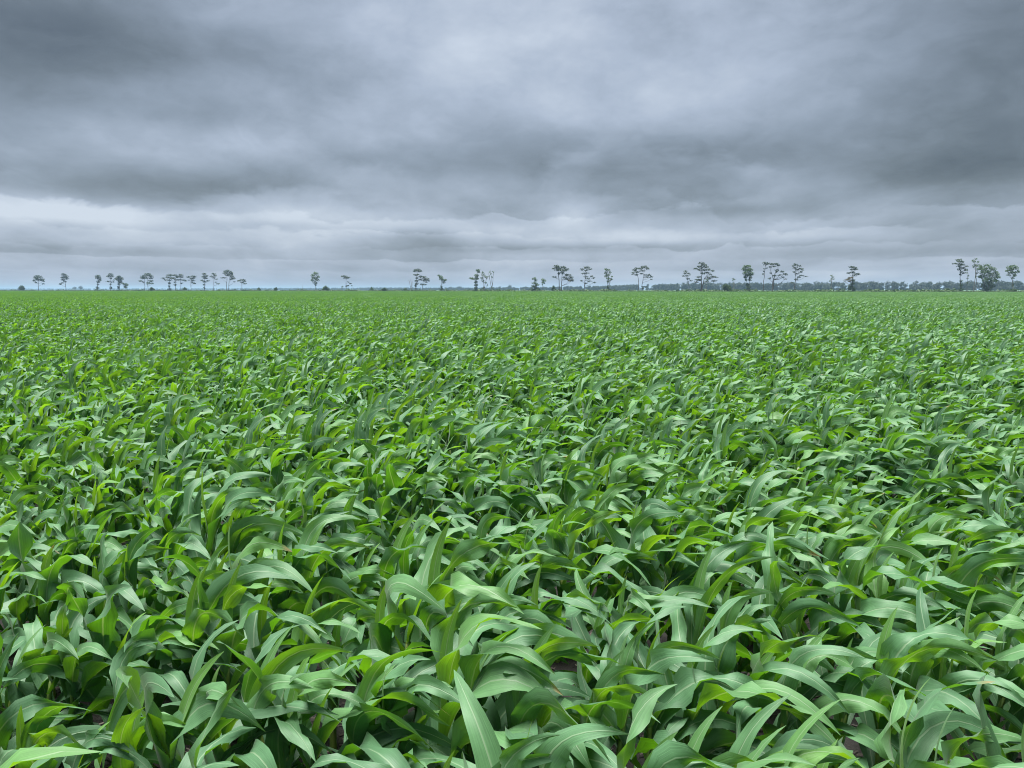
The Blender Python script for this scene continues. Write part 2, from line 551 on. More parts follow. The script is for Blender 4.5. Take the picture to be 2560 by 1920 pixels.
def build_variant(name, rg, n, m, sides, count=1, spread=0.0, skip_low=0):
    """plant(s) in one mesh, for the mass of the field"""
    VV, FF, UU, TT, MI = [], [], [], [], []
    off = 0
    for c in range(count):
        ox, oy = (spread_pts(c, count, spread, rg) if count > 1 else (0, 0))
        size = PLANT * rg.uniform(0.9, 1.1)
        hs, lean, leaves = plant_spec(rg, size)
        if sides:
            sv, sf = stalk_geo(hs, lean, rg, sides)
            VV.append(np.array(sv) + (ox, oy, 0))
            FF += [[i + off for i in f] for f in sf]
            UU.append(np.zeros((len(sv), 2)))
            TT.append(np.full(len(sv), 0.5))
            MI += [1] * len(sf)
            off += len(sv)
        for (az, z, Lm, Wd, e0, grav, wind, tw, wave, tint) in leaves[skip_low:]:
            v, f, uv = leaf_geo(rg, (ox, oy, z), az, Lm, Wd, e0, grav, wind, tw, wave, n, m)
            VV.append(v)
            FF += [[i + off for i in q] for q in f]
            UU.append(uv)
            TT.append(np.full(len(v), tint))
            MI += [0] * len(f)
            off += len(v)
    me = make_mesh(name, np.concatenate(VV), FF, [M['leaf'], M['stalk']], np.concatenate(UU), np.concatenate(TT), True, MI)
    return bpy.data.objects.new(name, me)


def spread_pts(c, count, spread, rg):
    return rg.uniform(-spread, spread), rg.uniform(-spread, spread)


def scatter(name, label, cat, pts, rots, scls, idxs, variants):
    """ONE object of kind stuff: variants instanced on points"""
    vc = bpy.data.collections.new(name + '_variants')
    for o in variants:
        vc.objects.link(o)
    me = bpy.data.meshes.new(name)
    me.vertices.add(len(pts))
    me.vertices.foreach_set('co', np.asarray(pts, dtype=np.float32).ravel())
    a = me.attributes.new('rot', 'FLOAT_VECTOR', 'POINT')
    a.data.foreach_set('vector', np.asarray(rots, dtype=np.float32).ravel())
    a = me.attributes.new('scl', 'FLOAT_VECTOR', 'POINT')
    a.data.foreach_set('vector', np.asarray(scls, dtype=np.float32).ravel())
    a = me.attributes.new('idx', 'INT', 'POINT')
    a.data.foreach_set('value', np.asarray(idxs, dtype=np.int32).ravel())
    o = link(name, me)
    ng = bpy.data.node_groups.new(name, 'GeometryNodeTree')
    ng.interface.new_socket('Geometry', in_out='INPUT', socket_type='NodeSocketGeometry')
    ng.interface.new_socket('Geometry', in_out='OUTPUT', socket_type='NodeSocketGeometry')
    nd = ng.nodes
    gi, go = nd.new('NodeGroupInput'), nd.new('NodeGroupOutput')
    ci = nd.new('GeometryNodeCollectionInfo')
    ci.inputs[0].default_value = vc
    ci.inputs[1].default_value = True
    ci.inputs[2].default_value = True
    iop = nd.new('GeometryNodeInstanceOnPoints')

    def attr(nm, dt):
        x = nd.new('GeometryNodeInputNamedAttribute')
        x.data_type = dt
        x.inputs[0].default_value = nm
        return [s for s in x.outputs if s.enabled][0]
    ng.links.new(gi.outputs[0], iop.inputs['Points'])
    ng.links.new(ci.outputs[0], iop.inputs['Instance'])
    iop.inputs['Pick Instance'].default_value = True
    ng.links.new(attr('idx', 'INT'), iop.inputs['Instance Index'])
    ng.links.new(attr('rot', 'FLOAT_VECTOR'), iop.inputs['Rotation'])
    ng.links.new(attr('scl', 'FLOAT_VECTOR'), iop.inputs['Scale'])
    ng.links.new(iop.outputs[0], go.inputs[0])
    md = o.modifiers.new('scatter', 'NODES')
    md.node_group = ng
    return tag(o, label, cat, None, 'stuff')


ORD = ['zeroth', 'first', 'second', 'third', 'fourth', 'fifth', 'sixth', 'seventh', 'eighth', 'ninth', 'tenth', 'eleventh', 'twelfth',
       'thirteenth', 'fourteenth', 'fifteenth', 'sixteenth', 'seventeenth', 'eighteenth', 'nineteenth', 'twentieth']
TENS = {2: 'twenty', 3: 'thirty', 4: 'forty', 5: 'fifty', 6: 'sixty'}


def ordinal(n):
    if n <= 20:
        return ORD[n]
    t, u = divmod(n, 10)
    if u == 0:
        return TENS[t][:-1] + 'ieth'
    return TENS[t] + '-' + ORD[u]


TH = R(9.0)                                  # rows run across the view, a little farther on the right
rv = np.array([math.cos(TH), math.sin(TH)])
nv = np.array([-math.sin(TH), math.cos(TH)])
ROW0, ROWGAP, STEP = 1.74, 0.58, 0.114
cP, sP = math.cos(PITCH), math.sin(PITCH)


def project(x, y, z):
    fz = y * cP - (z - CAM_H) * sP
    uz = y * sP + (z - CAM_H) * cP
    if fz < 0.1:
        return None
    return 1280 + F_PX * x / fz, 960 - F_PX * uz / fz


def lowfreq(x, y):
    """gentle unevenness of the stand"""
    return min(1.0, 0.45 + 0.05 * y) * 1.7 * (0.055 * math.sin(0.9 * x + 0.35 * y + 1.0) * math.sin(0.31 * y + 0.4 * x) + 0.045 * math.sin(0.23 * x - 0.41 * y + 2.0) + 0.03 * math.sin(2.1 * x + 1.3 * y))


hero_rows, field_pts = [], []
n_hero, full = 0, False
NEAR_R = 62.0
k = 0
while True:
    s = ROW0 + ROWGAP * k
    if s > NEAR_R:
        break
    half = s * 0.86 + 3.0
    row = []
    t = -half + rnd.random() * STEP
    while t < half + s * 0.25:
        t += STEP * rnd.uniform(0.75, 1.28)
        x, y = rv * t + nv * (s + rnd.gauss(0, 0.022))
        if rnd.random() < 0.035:
            continue
        if k == 0 and x > 1.5:
            continue
        if k == 0 and x > 0.9 and rnd.random() < 0.25:
            continue
        if y < 0.9:
            continue
        row.append((x, y))
    hero = []
    if not full:
        for (x, y) in row:
            q = project(x + 0.08, y, 0.55)
            if q and -60 < q[0] < 2620 and q[1] < 2120:
                hero.append((x, y))
        if n_hero + len(hero) > 312:
            full = True
            hero = []
    if hero:
        hero_rows.append(hero)
        n_hero += len(hero)
        hs_ = set(hero)
        field_pts += [p for p in row if p not in hs_]
    else:
        field_pts += row
    k += 1

for ri, hero in enumerate(hero_rows):
    for pi, (x, y) in enumerate(hero):
        size = PLANT * (1.0 + lowfreq(x, y) + rnd.gauss(0, 0.09)) * (0.72 if rnd.random() < 0.05 else 1.0)
        rg = random.Random(1000 * ri + pi + 17)
        root, nl = build_hero('maize_plant', (x, y, 0.004), rg, size)
        which = 'nearest row' if ri == 0 else '%s row from the camera' % ordinal(ri + 1)
        tag(root, 'young green maize plant, %s from the left in the %s' % (ordinal(pi + 1), which), 'maize plant', 'maize plants in the nearest rows')

vr = random.Random(5)
variants = [build_variant('maize_variant_%02d' % i, vr, 8, 2, 5) for i in range(36)]
pts, rots, scl, idx = [], [], [], []
for (x, y) in field_pts:
    s = 1.0 + lowfreq(x, y) + rnd.gauss(0, 0.075)
    pts.append((x, y, 0.004))
    rots.append((rnd.gauss(0, 0.05), rnd.gauss(0, 0.05), rnd.gauss(0, 0.45)))
    scl.append((s * rnd.uniform(0.95, 1.05),) * 2 + (s,))
    idx.append(rnd.randrange(36))
scatter('maize_field', 'dense stand of young green maize filling the field', 'maize', pts, rots, scl, idx, variants)

# the stand beyond, in blocks of plants out to the far edge
CELL = 3.0
far_var = [build_variant('maize_block_%d' % i, vr, 4, 2, 0, int(CELL * CELL * 12.5), CELL * 0.54, 3) for i in range(7)]
pts, rots, scl, idx = [], [], [], []
yy = 40.0
while yy < 1150:
    hw = yy * 1.0 + 6
    xx = -hw
    while xx < hw:
        # in the rows' own frame, so that the blocks join the near stand
        if xx * nv[0] + yy * nv[1] > NEAR_R - 1.5 and yy < edge_y(xx) - 3:
            pts.append((xx + rnd.uniform(-.3, .3), yy + rnd.uniform(-.3, .3), 0.004))
            rots.append((0, 0, rnd.gauss(0, 0.3)))
            s = 1 + lowfreq(xx * 0.3, yy * 0.3) * 0.6 + rnd.gauss(0, 0.03)
            scl.append((1, 1, s))
            idx.append(rnd.randrange(7))
        xx += CELL
    yy += CELL
scatter('far_maize', 'far part of the maize stand reaching the tree line', 'maize', pts, rots, scl, idx, far_var)

# dry residue of last year's crop on the soil between the near plants
VV, FF, TT = [], [], []
for i in range(13000):
    y = 1.4 + 8.5 * rnd.random() ** 1.5
    x = rnd.uniform(-1, 1) * (y * 0.75 + 0.4)
    L = rnd.uniform(0.015, 0.08) * (1.6 if rnd.random() < 0.12 else 1)
    w = rnd.uniform(0.0012, 0.0055)
    a = rnd.gauss(0.15, 0.8)
    z = 0.004 + rnd.uniform(0, 0.018)
    tilt = rnd.gauss(0, 0.12)
    c, s_ = math.cos(a), math.sin(a)
    b = len(VV)
    h = w * rnd.uniform(0.25, 0.8)
    for e in (-1, 1):
        ex, ey, ez = x + c * L / 2 * e, y + s_ * L / 2 * e, max(0.001, z + tilt * L / 2 * e)
        VV += [(ex - s_ * w, ey + c * w, ez), (ex + s_ * w, ey - c * w, ez), (ex, ey, ez + h * 2)]
    FF += [[b, b + 1, b + 4, b + 3], [b + 1, b + 2, b + 5, b + 4], [b + 2, b, b + 3, b + 5], [b, b + 2, b + 1], [b + 3, b + 4, b + 5]]
    TT += [rnd.random() ** 1.3] * 6
rm = make_mesh('crop_residue', VV, FF, M['residue'], None, TT, False)
tag(link('crop_residue', rm), 'dry broken stalks and leaf litter on dark soil', 'residue', None, 'stuff')


# ------------------------------------------------------------------ trees
def leaf_cloud(rg, clumps, k_cov, size, tints=None):
    """many small leaf-sized faces through ellipsoid clumps: (centre, (rx, ry, rz))"""
    VV, FF, TT = [], [], []
    for (c, r) in clumps:
        area = 3.14 * r[0] * r[2]
        n = int(max(14, k_cov * area / (size * size)))
        ct = rg.uniform(-0.15, 0.15)
        for i in range(n):
            d = Vector((rg.gauss(0, 1), rg.gauss(0, 1), rg.gauss(0, 1))).normalized()
            rr = rg.random() ** 0.45 * (1 + rg.uniform(-0.10, 0.16))
            p = Vector((c[0] + d.x * r[0] * rr, c[1] + d.y * r[1] * rr, max(0.15, c[2] + d.z * r[2] * rr)))
            nrm = (d * 0.6 + Vector((rg.gauss(0, 1), rg.gauss(0, 1), rg.gauss(0.35, 1)))).normalized()
            a = nrm.orthogonal().normalized()
            b = nrm.cross(a)
            th = rg.uniform(0, 3.14)
            a, b = a * math.cos(th) + b * math.sin(th), b * math.cos(th) - a * math.sin(th)
            s1, s2 = size * rg.uniform(0.45, 0.9), size * rg.uniform(0.3, 0.6)
            o = len(VV)
            bend = nrm * s1 * 0.3
            VV += [tuple(p - a * s1 - bend), tuple(p - b * s2), tuple(p + a * s1 - bend), tuple(p + b * s2)]
            FF.append([o, o + 1, o + 2, o + 3])
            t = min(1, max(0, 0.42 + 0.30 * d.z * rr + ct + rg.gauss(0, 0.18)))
            TT += [t] * 4
    return VV, FF, TT


TILES = {1: (0, 640), 2: (640, 640), 3: (1280, 640), 4: (1920, 620)}
ZK = 640 / 2212


def tile_px(tile, zx, zy):
    return TILES[tile][0] + zx * ZK, TILES[tile][1] + zy * ZK


def tree(name, label, cat, tile, trunks, clumps, mat='pine', bark='bark', beyond=8.0, tr=0.22, cov=1.5, group=None, extra=None, dist=None, branches=True):
    """trunks: polylines of tile points, first is the foot; clumps: (zx, zy, rx, ry[, material]) in tile points"""
    rg = random.Random(hash_str(label))
    bx, by = tile_px(tile, *trunks[0][0])
    dr = px_dir(bx, by)
    u = dr.x / dr.y
    Y = dist if dist else 592 / (1 + 0.5664 * u) + beyond
    mpp = Y / (F_PX * cP)                    # metres per photograph pixel at that distance

    def at(zx, zy):
        x, y = tile_px(tile, zx, zy)
        d = px_dir(x, y)
        f = Y / d.y
        return Vector((d.x * f, Y, CAM_H + d.z * f))
    base = at(*trunks[0][0])
    base.z = 0
    root = bpy.data.objects.new(name, None)
    col.objects.link(root)
    root.location = base
    tag(root, label, cat, group)
    tpts = []
    for ti, tp in enumerate(trunks):
        loc = [at(*q) - base for q in tp]
        loc[0].z = -0.05
        oy = rg.uniform(-1.5, 1.5) if ti else 0
        for i, q in enumerate(loc):
            q.y += oy + rg.gauss(0, 0.25) * (i > 0)
        # refine with a slight wobble
        fine_pts = []
        for i in range(len(loc) - 1):
            for s in range(3):
                f = s / 3
                w = loc[i].lerp(loc[i + 1], f)
                if i + s:
                    w += Vector((rg.gauss(0, 0.10), rg.gauss(0, 0.10), 0))
                fine_pts.append(w)
        fine_pts.append(loc[-1])
        n = len(fine_pts)
        rad = [tr * (1.25 if i == 0 else 1 - 0.75 * i / (n - 1)) for i in range(n)]
        v, f = tube(fine_pts, rad, 7)
        link('trunk', make_mesh('trunk', v, f, M[bark]), root)
        tpts += [(q, rad[i]) for i, q in enumerate(fine_pts)]
    by_mat = {}
    for cl in clumps:
        zx, zy, rx, ry = cl[:4]
        mk = cl[4] if len(cl) > 4 else mat
        c = at(zx, zy) - base
        rxm, rym = rx * ZK * mpp, ry * ZK * mpp
        c.y = rg.uniform(-0.8, 0.8) * max(rxm, 2.0) * (0.3 if abs(zx - trunks[0][0][0]) < 25 else 1.0)
        by_mat.setdefault(mk, []).append((tuple(c), (rxm, rxm * rg.uniform(0.8, 1.1), rym)))
        if branches and c.z > 4:
            best = min(tpts, key=lambda q: (q[0] - (c - Vector((0, 0, 1.2 + 0.25 * abs(c.x))))).length + (30 if q[0].z > c.z else 0))
            if (best[0] - c).length > 0.9:
                midp = best[0].lerp(c, 0.55) + Vector((0, 0, -0.12 * (best[0] - c).length * rg.uniform(0, 1)))
                r0 = max(0.05, best[1] * 0.55)
                v, f = tube([best[0], midp, c], [r0, r0 * 0.7, r0 * 0.3], 5)
                link('branch', make_mesh('branch', v, f, M[bark]), root)
    for i, (mk, cs) in enumerate(by_mat.items()):
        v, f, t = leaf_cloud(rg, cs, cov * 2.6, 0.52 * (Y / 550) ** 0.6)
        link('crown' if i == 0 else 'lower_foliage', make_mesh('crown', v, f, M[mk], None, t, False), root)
    return root


def hash_str(s):
    h = 7
    for ch in s:
        h = (h * 131 + ord(ch)) % 1000003
    return h


PG = 'pines along the far edge of the field'
BG = 'broadleaf trees along the far edge of the field'
P_ = lambda label, tile, trunks, clumps, **kw: tree('pine_tree', label, 'pine tree', tile, trunks, clumps, group=PG, **kw)
B_ = lambda label, tile, trunks, clumps, **kw: tree('broadleaf_tree', label, 'tree', tile, trunks, clumps, mat='broad', bark='grey_bark', group=BG, **kw)

# --- left stretch
P_('lone umbrella-shaped pine, leftmost pine on the horizon', 1, [[(332, 297), (332, 240), (333, 190)]],
   [(333, 182, 36, 16), (305, 195, 22, 13), (366, 205, 22, 13), (292, 213, 14, 8), (378, 218, 14, 8), (310, 228, 12, 7), (368, 240, 12, 6), (335, 205, 26, 12)], tr=0.3, beyond=10)
P_('lopsided pine with low left branch, second pine from the left', 1, [[(572, 297), (568, 245), (553, 200), (550, 165)]],
   [(552, 162, 24, 13), (575, 178, 22, 13), (545, 185, 20, 12), (578, 196, 18, 10), (545, 205, 18, 10), (560, 222, 14, 8), (522, 242, 15, 8), (545, 232, 9, 6)], tr=0.3, beyond=14)
P_('narrow ragged pine with a bushy foot, left of a tiered pine', 1, [[(842, 297), (845, 240), (846, 175)]],
   [(843, 175, 22, 13), (858, 190, 20, 12), (835, 190, 14, 10), (862, 208, 20, 12), (850, 225, 17, 11), (848, 245, 11, 8), (842, 275, 15, 13), (838, 292, 20, 9)], tr=0.28)
P_('two-tiered flat-topped pine left of a dense round pine', 1, [[(956, 297), (955, 240), (955, 170)]],
   [(955, 160, 25, 12), (930, 175, 19, 10), (972, 175, 14, 10), (955, 192, 14, 9), (932, 220, 20, 7), (978, 225, 16, 6), (990, 207, 10, 5), (958, 245, 10, 8), (958, 275, 12, 14)], tr=0.3, beyond=12)
P_('dense round-headed pine beside a small bushy tree', 1, [[(1030, 300), (1030, 245), (1030, 190)]],
   [(1030, 180, 22, 13), (1012, 195, 20, 13), (1048, 195, 18, 13), (1030, 208, 26, 14), (1038, 228, 22, 12), (1028, 245, 12, 9), (1026, 270, 10, 16)], tr=0.3, cov=1.9)
B_('small bushy tree tucked against the dense round pine', 1, [[(1086, 297), (1086, 260)]], [(1082, 245, 20, 13), (1095, 250, 14, 10), (1085, 268, 17, 14), (1065, 238, 12, 8)], tr=0.18, beyond=18)
P_('broad pine with pale underside, left of a shrub clump', 1, [[(1250, 297), (1250, 240), (1247, 180)], [(1282, 297), (1280, 240), (1276, 175)]],
   [(1275, 160, 30, 14), (1298, 172, 24, 13), (1240, 175, 28, 12), (1222, 188, 20, 10), (1255, 190, 24, 10), (1298, 190, 22, 10), (1218, 216, 18, 7), (1242, 225, 12, 6), (1300, 215, 20, 11, 'broad'), (1285, 235, 20, 12, 'broad'), (1318, 238, 14, 9, 'broad')], tr=0.28, beyond=16)
P_('wide pine with a long left branch, leftmost of a tight pine trio', 1, [[(1463, 300), (1462, 240), (1465, 175)]],
   [(1468, 167, 32, 11), (1450, 185, 26, 9), (1412, 193, 20, 7), (1425, 207, 18, 6), (1484, 190, 22, 9), (1460, 208, 24, 8), (1464, 235, 15, 9), (1462, 262, 12, 10), (1465, 287, 20, 11)], tr=0.3, beyond=10)
P_('straight dark pine in the middle of a tight pine trio', 1, [[(1516, 297), (1515, 240), (1514, 175)]],
   [(1513, 168, 22, 11), (1530, 182, 18, 9), (1500, 192, 20, 9), (1520, 205, 20, 8), (1512, 225, 14, 7), (1516, 250, 14, 9)], tr=0.26, beyond=6)
P_('pine leaning right with a low right branch, rightmost of the trio', 1, [[(1562, 297), (1562, 240), (1560, 175)]],
   [(1562, 164, 22, 10), (1545, 178, 20, 8), (1572, 182, 18, 8), (1585, 208, 22, 6), (1608, 214, 14, 5), (1552, 205, 16, 8), (1568, 235, 12, 6)], tr=0.26, beyond=13)
P_('flat-topped pine with stepped branches, right of the pine trio', 1, [[(1650, 297), (1650, 240), (1655, 185)]],
   [(1670, 176, 26, 9), (1630, 182, 20, 8), (1660, 195, 26, 8), (1682, 183, 16, 8), (1665, 212, 18, 8), (1682, 236, 16, 8), (1660, 228, 14, 7), (1630, 208, 10, 4)], tr=0.26)
P_('slim upright pine with a ragged column of foliage', 1, [[(1765, 297), (1767, 240), (1768, 165)]],
   [(1765, 156, 24, 11), (1780, 172, 20, 10), (1758, 180, 18, 9), (1775, 192, 20, 8), (1745, 210, 16, 6), (1790, 214, 16, 6), (1768, 222, 18, 9), (1765, 250, 12, 7), (1765, 275, 9, 10)], tr=0.26, beyond=11)
P_('thin pine with a small head and one drooping right branch', 1, [[(1847, 297), (1848, 230), (1846, 165)]],
   [(1848, 155, 20, 10), (1828, 175, 17, 8), (1858, 170, 16, 9), (1850, 188, 18, 7), (1875, 200, 16, 5), (1868, 225, 10, 6), (1884, 240, 14, 7)], tr=0.26, beyond=9)
P_('tallest left-hand pine with a full dome and twin trunks', 1, [[(1957, 300), (1957, 230), (1962, 150)], [(1978, 297), (1982, 230), (1990, 170)]],
   [(1968, 132, 34, 14), (1945, 148, 20, 12), (1990, 148, 26, 14), (1975, 162, 36, 12), (2005, 178, 22, 12), (1935, 188, 24, 6), (1912, 188, 10, 4), (2018, 195, 18, 9), (1998, 200, 18, 8), (2026, 222, 10, 5)], tr=0.3, beyond=8)
P_('short spreading pine at the right end of the left-hand group', 1, [[(2090, 300), (2090, 250), (2090, 215)]],
   [(2092, 206, 26, 9), (2068, 214, 20, 7), (2112, 218, 18, 8), (2118, 238, 16, 7), (2095, 228, 16, 6), (2052, 216, 10, 4)], tr=0.25)
# --- centre left
B_('lone broadleaf tree with an upright oval crown, left of centre', 2, [[(512, 300), (512, 255), (505, 200)]],
   [(515, 152, 26, 16), (490, 168, 20, 14), (535, 180, 18, 14), (505, 190, 28, 16), (528, 205, 22, 14), (490, 210, 18, 12), (512, 232, 22, 13), (512, 250, 10, 9)], tr=0.24, cov=1.35, beyond=12)
P_('flat-topped pine with broken branches hanging to the right', 2, [[(778, 303), (778, 240), (780, 185)]],
   [(762, 174, 26, 8), (740, 178, 12, 6), (790, 186, 24, 9), (775, 190, 24, 7), (800, 225, 12, 5), (812, 238, 12, 6), (795, 256, 16, 6), (778, 262, 12, 7)], tr=0.24, beyond=10)
tree('sapling', 'stunted bare-stemmed sapling left of the pine with broken branches', 'tree', 2, [[(748, 303), (748, 262)], ], [(748, 262, 10, 5), (744, 275, 6, 4)], mat='broad', bark='grey_bark', tr=0.1, beyond=14)
tree('tree_stub', 'thin leaning stub right of the pine with broken branches', 'tree', 2, [[(840, 300), (832, 275), (828, 255)]], [(828, 256, 6, 4)], mat='broad', bark='grey_bark', tr=0.14, beyond=11)
tree('snag', 'thin bare pole-like snag on the open horizon', 'tree', 2, [[(403, 300), (403, 270), (402, 240)]], [(398, 288, 10, 6)], mat='shrub', bark='grey_bark', tr=0.14, beyond=14, branches=False)
tree('dead_tree', 'bare forked dead snag left of a tiered pine', 'dead tree', 2, [[(1347, 300), (1345, 240), (1330, 190)], [(1347, 300), (1350, 235), (1352, 205)], [(1345, 245), (1325, 215), (1312, 205)]], [], bark='grey_bark', tr=0.2, beyond=9)
P_('tall pine in stacked flat tiers, right of the bare snag', 2, [[(1380, 303), (1385, 240), (1390, 180), (1392, 130)]],
   [(1392, 122, 36, 13), (1370, 132, 18, 8), (1415, 132, 18, 9), (1380, 162, 24, 8), (1405, 160, 14, 7), (1390, 190, 16, 9), (1390, 215, 22, 9), (1388, 240, 20, 10), (1378, 258, 14, 9), (1380, 285, 8, 10)], tr=0.28, beyond=8)
P_('wide low pine spreading right beside the tall tiered pine', 2, [[(1438, 305), (1440, 260), (1448, 200)]],
   [(1425, 178, 22, 10), (1450, 185, 26, 11), (1472, 198, 26, 11), (1490, 212, 14, 8), (1455, 208, 26, 9), (1420, 205, 20, 9), (1470, 225, 16, 6), (1438, 245, 22, 8), (1465, 248, 14, 5)], tr=0.26, beyond=14)
B_('tree with a crown leaning left over a bushy dark foot', 2, [[(1602, 305), (1604, 260), (1605, 225), (1590, 180)]],
   [(1580, 168, 14, 10), (1596, 180, 20, 13), (1605, 198, 24, 14), (1622, 212, 20, 12), (1640, 208, 12, 9), (1620, 230, 18, 9), (1603, 265, 12, 12, 'shrub'), (1602, 290, 20, 14, 'shrub')], tr=0.24, cov=1.6)
B_('ivy-wrapped tree with a side lobe on the left, left of a sparse pair', 2, [[(1900, 305), (1900, 240), (1905, 180), (1918, 130)]],
   [(1918, 125, 20, 12), (1925, 140, 14, 9), (1905, 170, 22, 16), (1860, 192, 24, 9), (1885, 198, 20, 10), (1908, 195, 20, 14), (1900, 225, 16, 14, 'shrub'), (1902, 250, 16, 14, 'shrub'), (1900, 278, 18, 16, 'shrub'), (1898, 298, 18, 8, 'shrub')], tr=0.26, cov=1.8)
B_('sparse upright tree over a dark bush, middle of three', 2, [[(1966, 303), (1968, 250), (1962, 190), (1958, 145)], [(1968, 250), (1985, 215), (2000, 180)]],
   [(1958, 145, 16, 12), (1965, 165, 20, 12), (1985, 178, 20, 10), (1952, 190, 15, 14), (1995, 190, 12, 10), (1960, 215, 16, 13), (1982, 232, 16, 8), (1998, 255, 8, 10), (1966, 275, 14, 13, 'shrub'), (1966, 294, 22, 12, 'shrub')], tr=0.22, cov=0.95, beyond=13)
B_('half-dead tree with bare twigs on top, over a round dark bush', 2, [[(2040, 303), (2040, 240), (2036, 190), (2024, 110)], [(2038, 215), (2048, 170), (2056, 130)], [(2038, 200), (2015, 165), (2008, 145)]],
   [(2050, 138, 14, 8), (2020, 140, 12, 8), (2030, 155, 14, 8), (2012, 175, 12, 8), (2040, 180, 10, 7), (2042, 275, 16, 11, 'shrub'), (2042, 293, 22, 13, 'shrub')], tr=0.22, cov=0.6, beyond=9)
# --- centre right
B_('bushy cone-shaped thicket with a knob on top', 3, [[(200, 308), (200, 260), (195, 200)]],
   [(192, 195, 20, 12), (205, 212, 15, 10), (195, 235, 26, 12), (215, 248, 22, 12), (190, 262, 30, 14, 'shrub'), (215, 280, 28, 14, 'shrub'), (178, 290, 26, 16, 'shrub'), (230, 298, 20, 12, 'shrub')], tr=0.26, cov=1.8)
B_('small round-headed tree right of the cone-shaped thicket', 3, [[(262, 303), (263, 260), (268, 225)]], [(268, 205, 18, 11), (282, 215, 15, 11), (265, 225, 14, 12), (275, 232, 14, 9), (262, 245, 8, 7)], tr=0.16, beyond=25)
P_('big twin-trunked pine with a massive crown right of the thicket', 3, [[(408, 308), (408, 230), (400, 150), (392, 95)], [(424, 308), (428, 230), (432, 170), (440, 110)]],
   [(385, 90, 30, 14), (362, 108, 24, 10), (402, 104, 26, 13), (440, 98, 32, 14), (470, 115, 26, 12), (418, 120, 34, 12), (452, 125, 28, 11), (385, 122, 22, 9), (435, 145, 20, 14), (405, 150, 14, 14), (365, 182, 26, 7), (488, 165, 28, 12), (508, 185, 24, 14), (520, 208, 18, 14), (475, 195, 24, 12), (495, 212, 22, 10, 'brown'), (450, 185, 16, 8), (470, 160, 14, 8)], tr=0.34, beyond=7)
P_('airy pine with wide open tiers of thin branches', 3, [[(622, 308), (628, 240), (632, 170), (642, 105)]],
   [(645, 98, 30, 11), (612, 112, 24, 8), (670, 112, 26, 9), (640, 125, 24, 8), (600, 120, 18, 6), (625, 152, 26, 7), (655, 148, 20, 6), (640, 178, 22, 8), (690, 175, 20, 8), (705, 190, 16, 9), (600, 214, 18, 6), (655, 195, 22, 6), (670, 218, 26, 7), (715, 228, 18, 6), (640, 236, 16, 6)], tr=0.28, beyond=10, cov=1.3)
B_('vase-shaped tree with upswept branches right of the airy pine', 3, [[(826, 308), (828, 250), (820, 190), (808, 120)], [(828, 245), (850, 205), (866, 180)], [(826, 235), (835, 170), (840, 130)]],
   [(808, 115, 15, 12), (830, 122, 18, 14), (812, 145, 18, 16), (845, 142, 14, 12), (828, 165, 22, 16), (808, 175, 12, 12), (832, 195, 20, 14), (866, 178, 12, 9), (860, 200, 16, 10), (835, 218, 18, 12), (826, 270, 12, 22, 'shrub'), (826, 298, 18, 10, 'shrub')], tr=0.24, cov=1.2, beyond=9)
P_('pair-trunked spreading pine with open centre, middle right', 3, [[(1095, 308), (1096, 230), (1085, 170), (1070, 120)], [(1123, 308), (1122, 250), (1132, 190), (1145, 110)]],
   [(1140, 95, 32, 13), (1165, 108, 20, 10), (1115, 110, 22, 10), (1082, 108, 26, 12), (1060, 122, 24, 10), (1045, 145, 22, 8), (1082, 138, 22, 9), (1130, 128, 24, 9), (1075, 160, 22, 7), (1040, 160, 12, 4), (1120, 152, 18, 7), (1180, 165, 24, 9), (1200, 180, 20, 9), (1160, 182, 22, 7), (1205, 202, 14, 6), (1150, 165, 14, 7), (1140, 265, 28, 6), (1130, 278, 14, 8)], tr=0.28, beyond=8)
P_('small leaning pine left of the largest pine', 3, [[(1532, 306), (1528, 250), (1515, 190), (1505, 140)]],
   [(1505, 132, 18, 10), (1498, 150, 20, 9), (1525, 152, 18, 8), (1480, 172, 14, 7), (1510, 172, 20, 8), (1535, 165, 10, 5), (1520, 195, 22, 9), (1545, 212, 16, 6), (1520, 225, 12, 8)], tr=0.2, cov=1.2, beyond=16)
P_('largest pine with a broad rising crown, centre of the right half', 3, [[(1634, 310), (1635, 240), (1640, 170), (1640, 80)], [(1636, 240), (1660, 195), (1690, 160)]],
   [(1635, 62, 30, 11), (1658, 78, 28, 12), (1618, 90, 24, 8), (1585, 108, 22, 7), (1640, 100, 30, 11), (1680, 95, 26, 11), (1700, 118, 24, 10), (1732, 128, 22, 9), (1660, 122, 30, 10), (1620, 120, 24, 8), (1690, 145, 26, 9), (1650, 150, 26, 9), (1712, 160, 20, 7), (1612, 180, 26, 8), (1598, 205, 24, 9), (1625, 205, 22, 9), (1590, 225, 20, 7, 'brown'), (1740, 178, 32, 10), (1765, 185, 18, 6), (1715, 195, 20, 8), (1745, 215, 26, 9), (1690, 185, 20, 7)], tr=0.38, beyond=7)
B_('thin-stemmed tree hidden under the largest pine', 3, [[(1678, 306), (1678, 250), (1684, 205)]], [(1684, 205, 16, 8), (1676, 222, 14, 7), (1690, 218, 10, 6)], tr=0.14, beyond=20)
B_('twiggy pale sapling standing above a round dark bush', 3, [[(1915, 300), (1915, 250), (1912, 200)], [(1915, 225), (1925, 205), (1932, 195)]], [(1912, 195, 12, 6), (1925, 203, 12, 5), (1908, 208, 8, 5)], tr=0.13, cov=0.7, beyond=70)
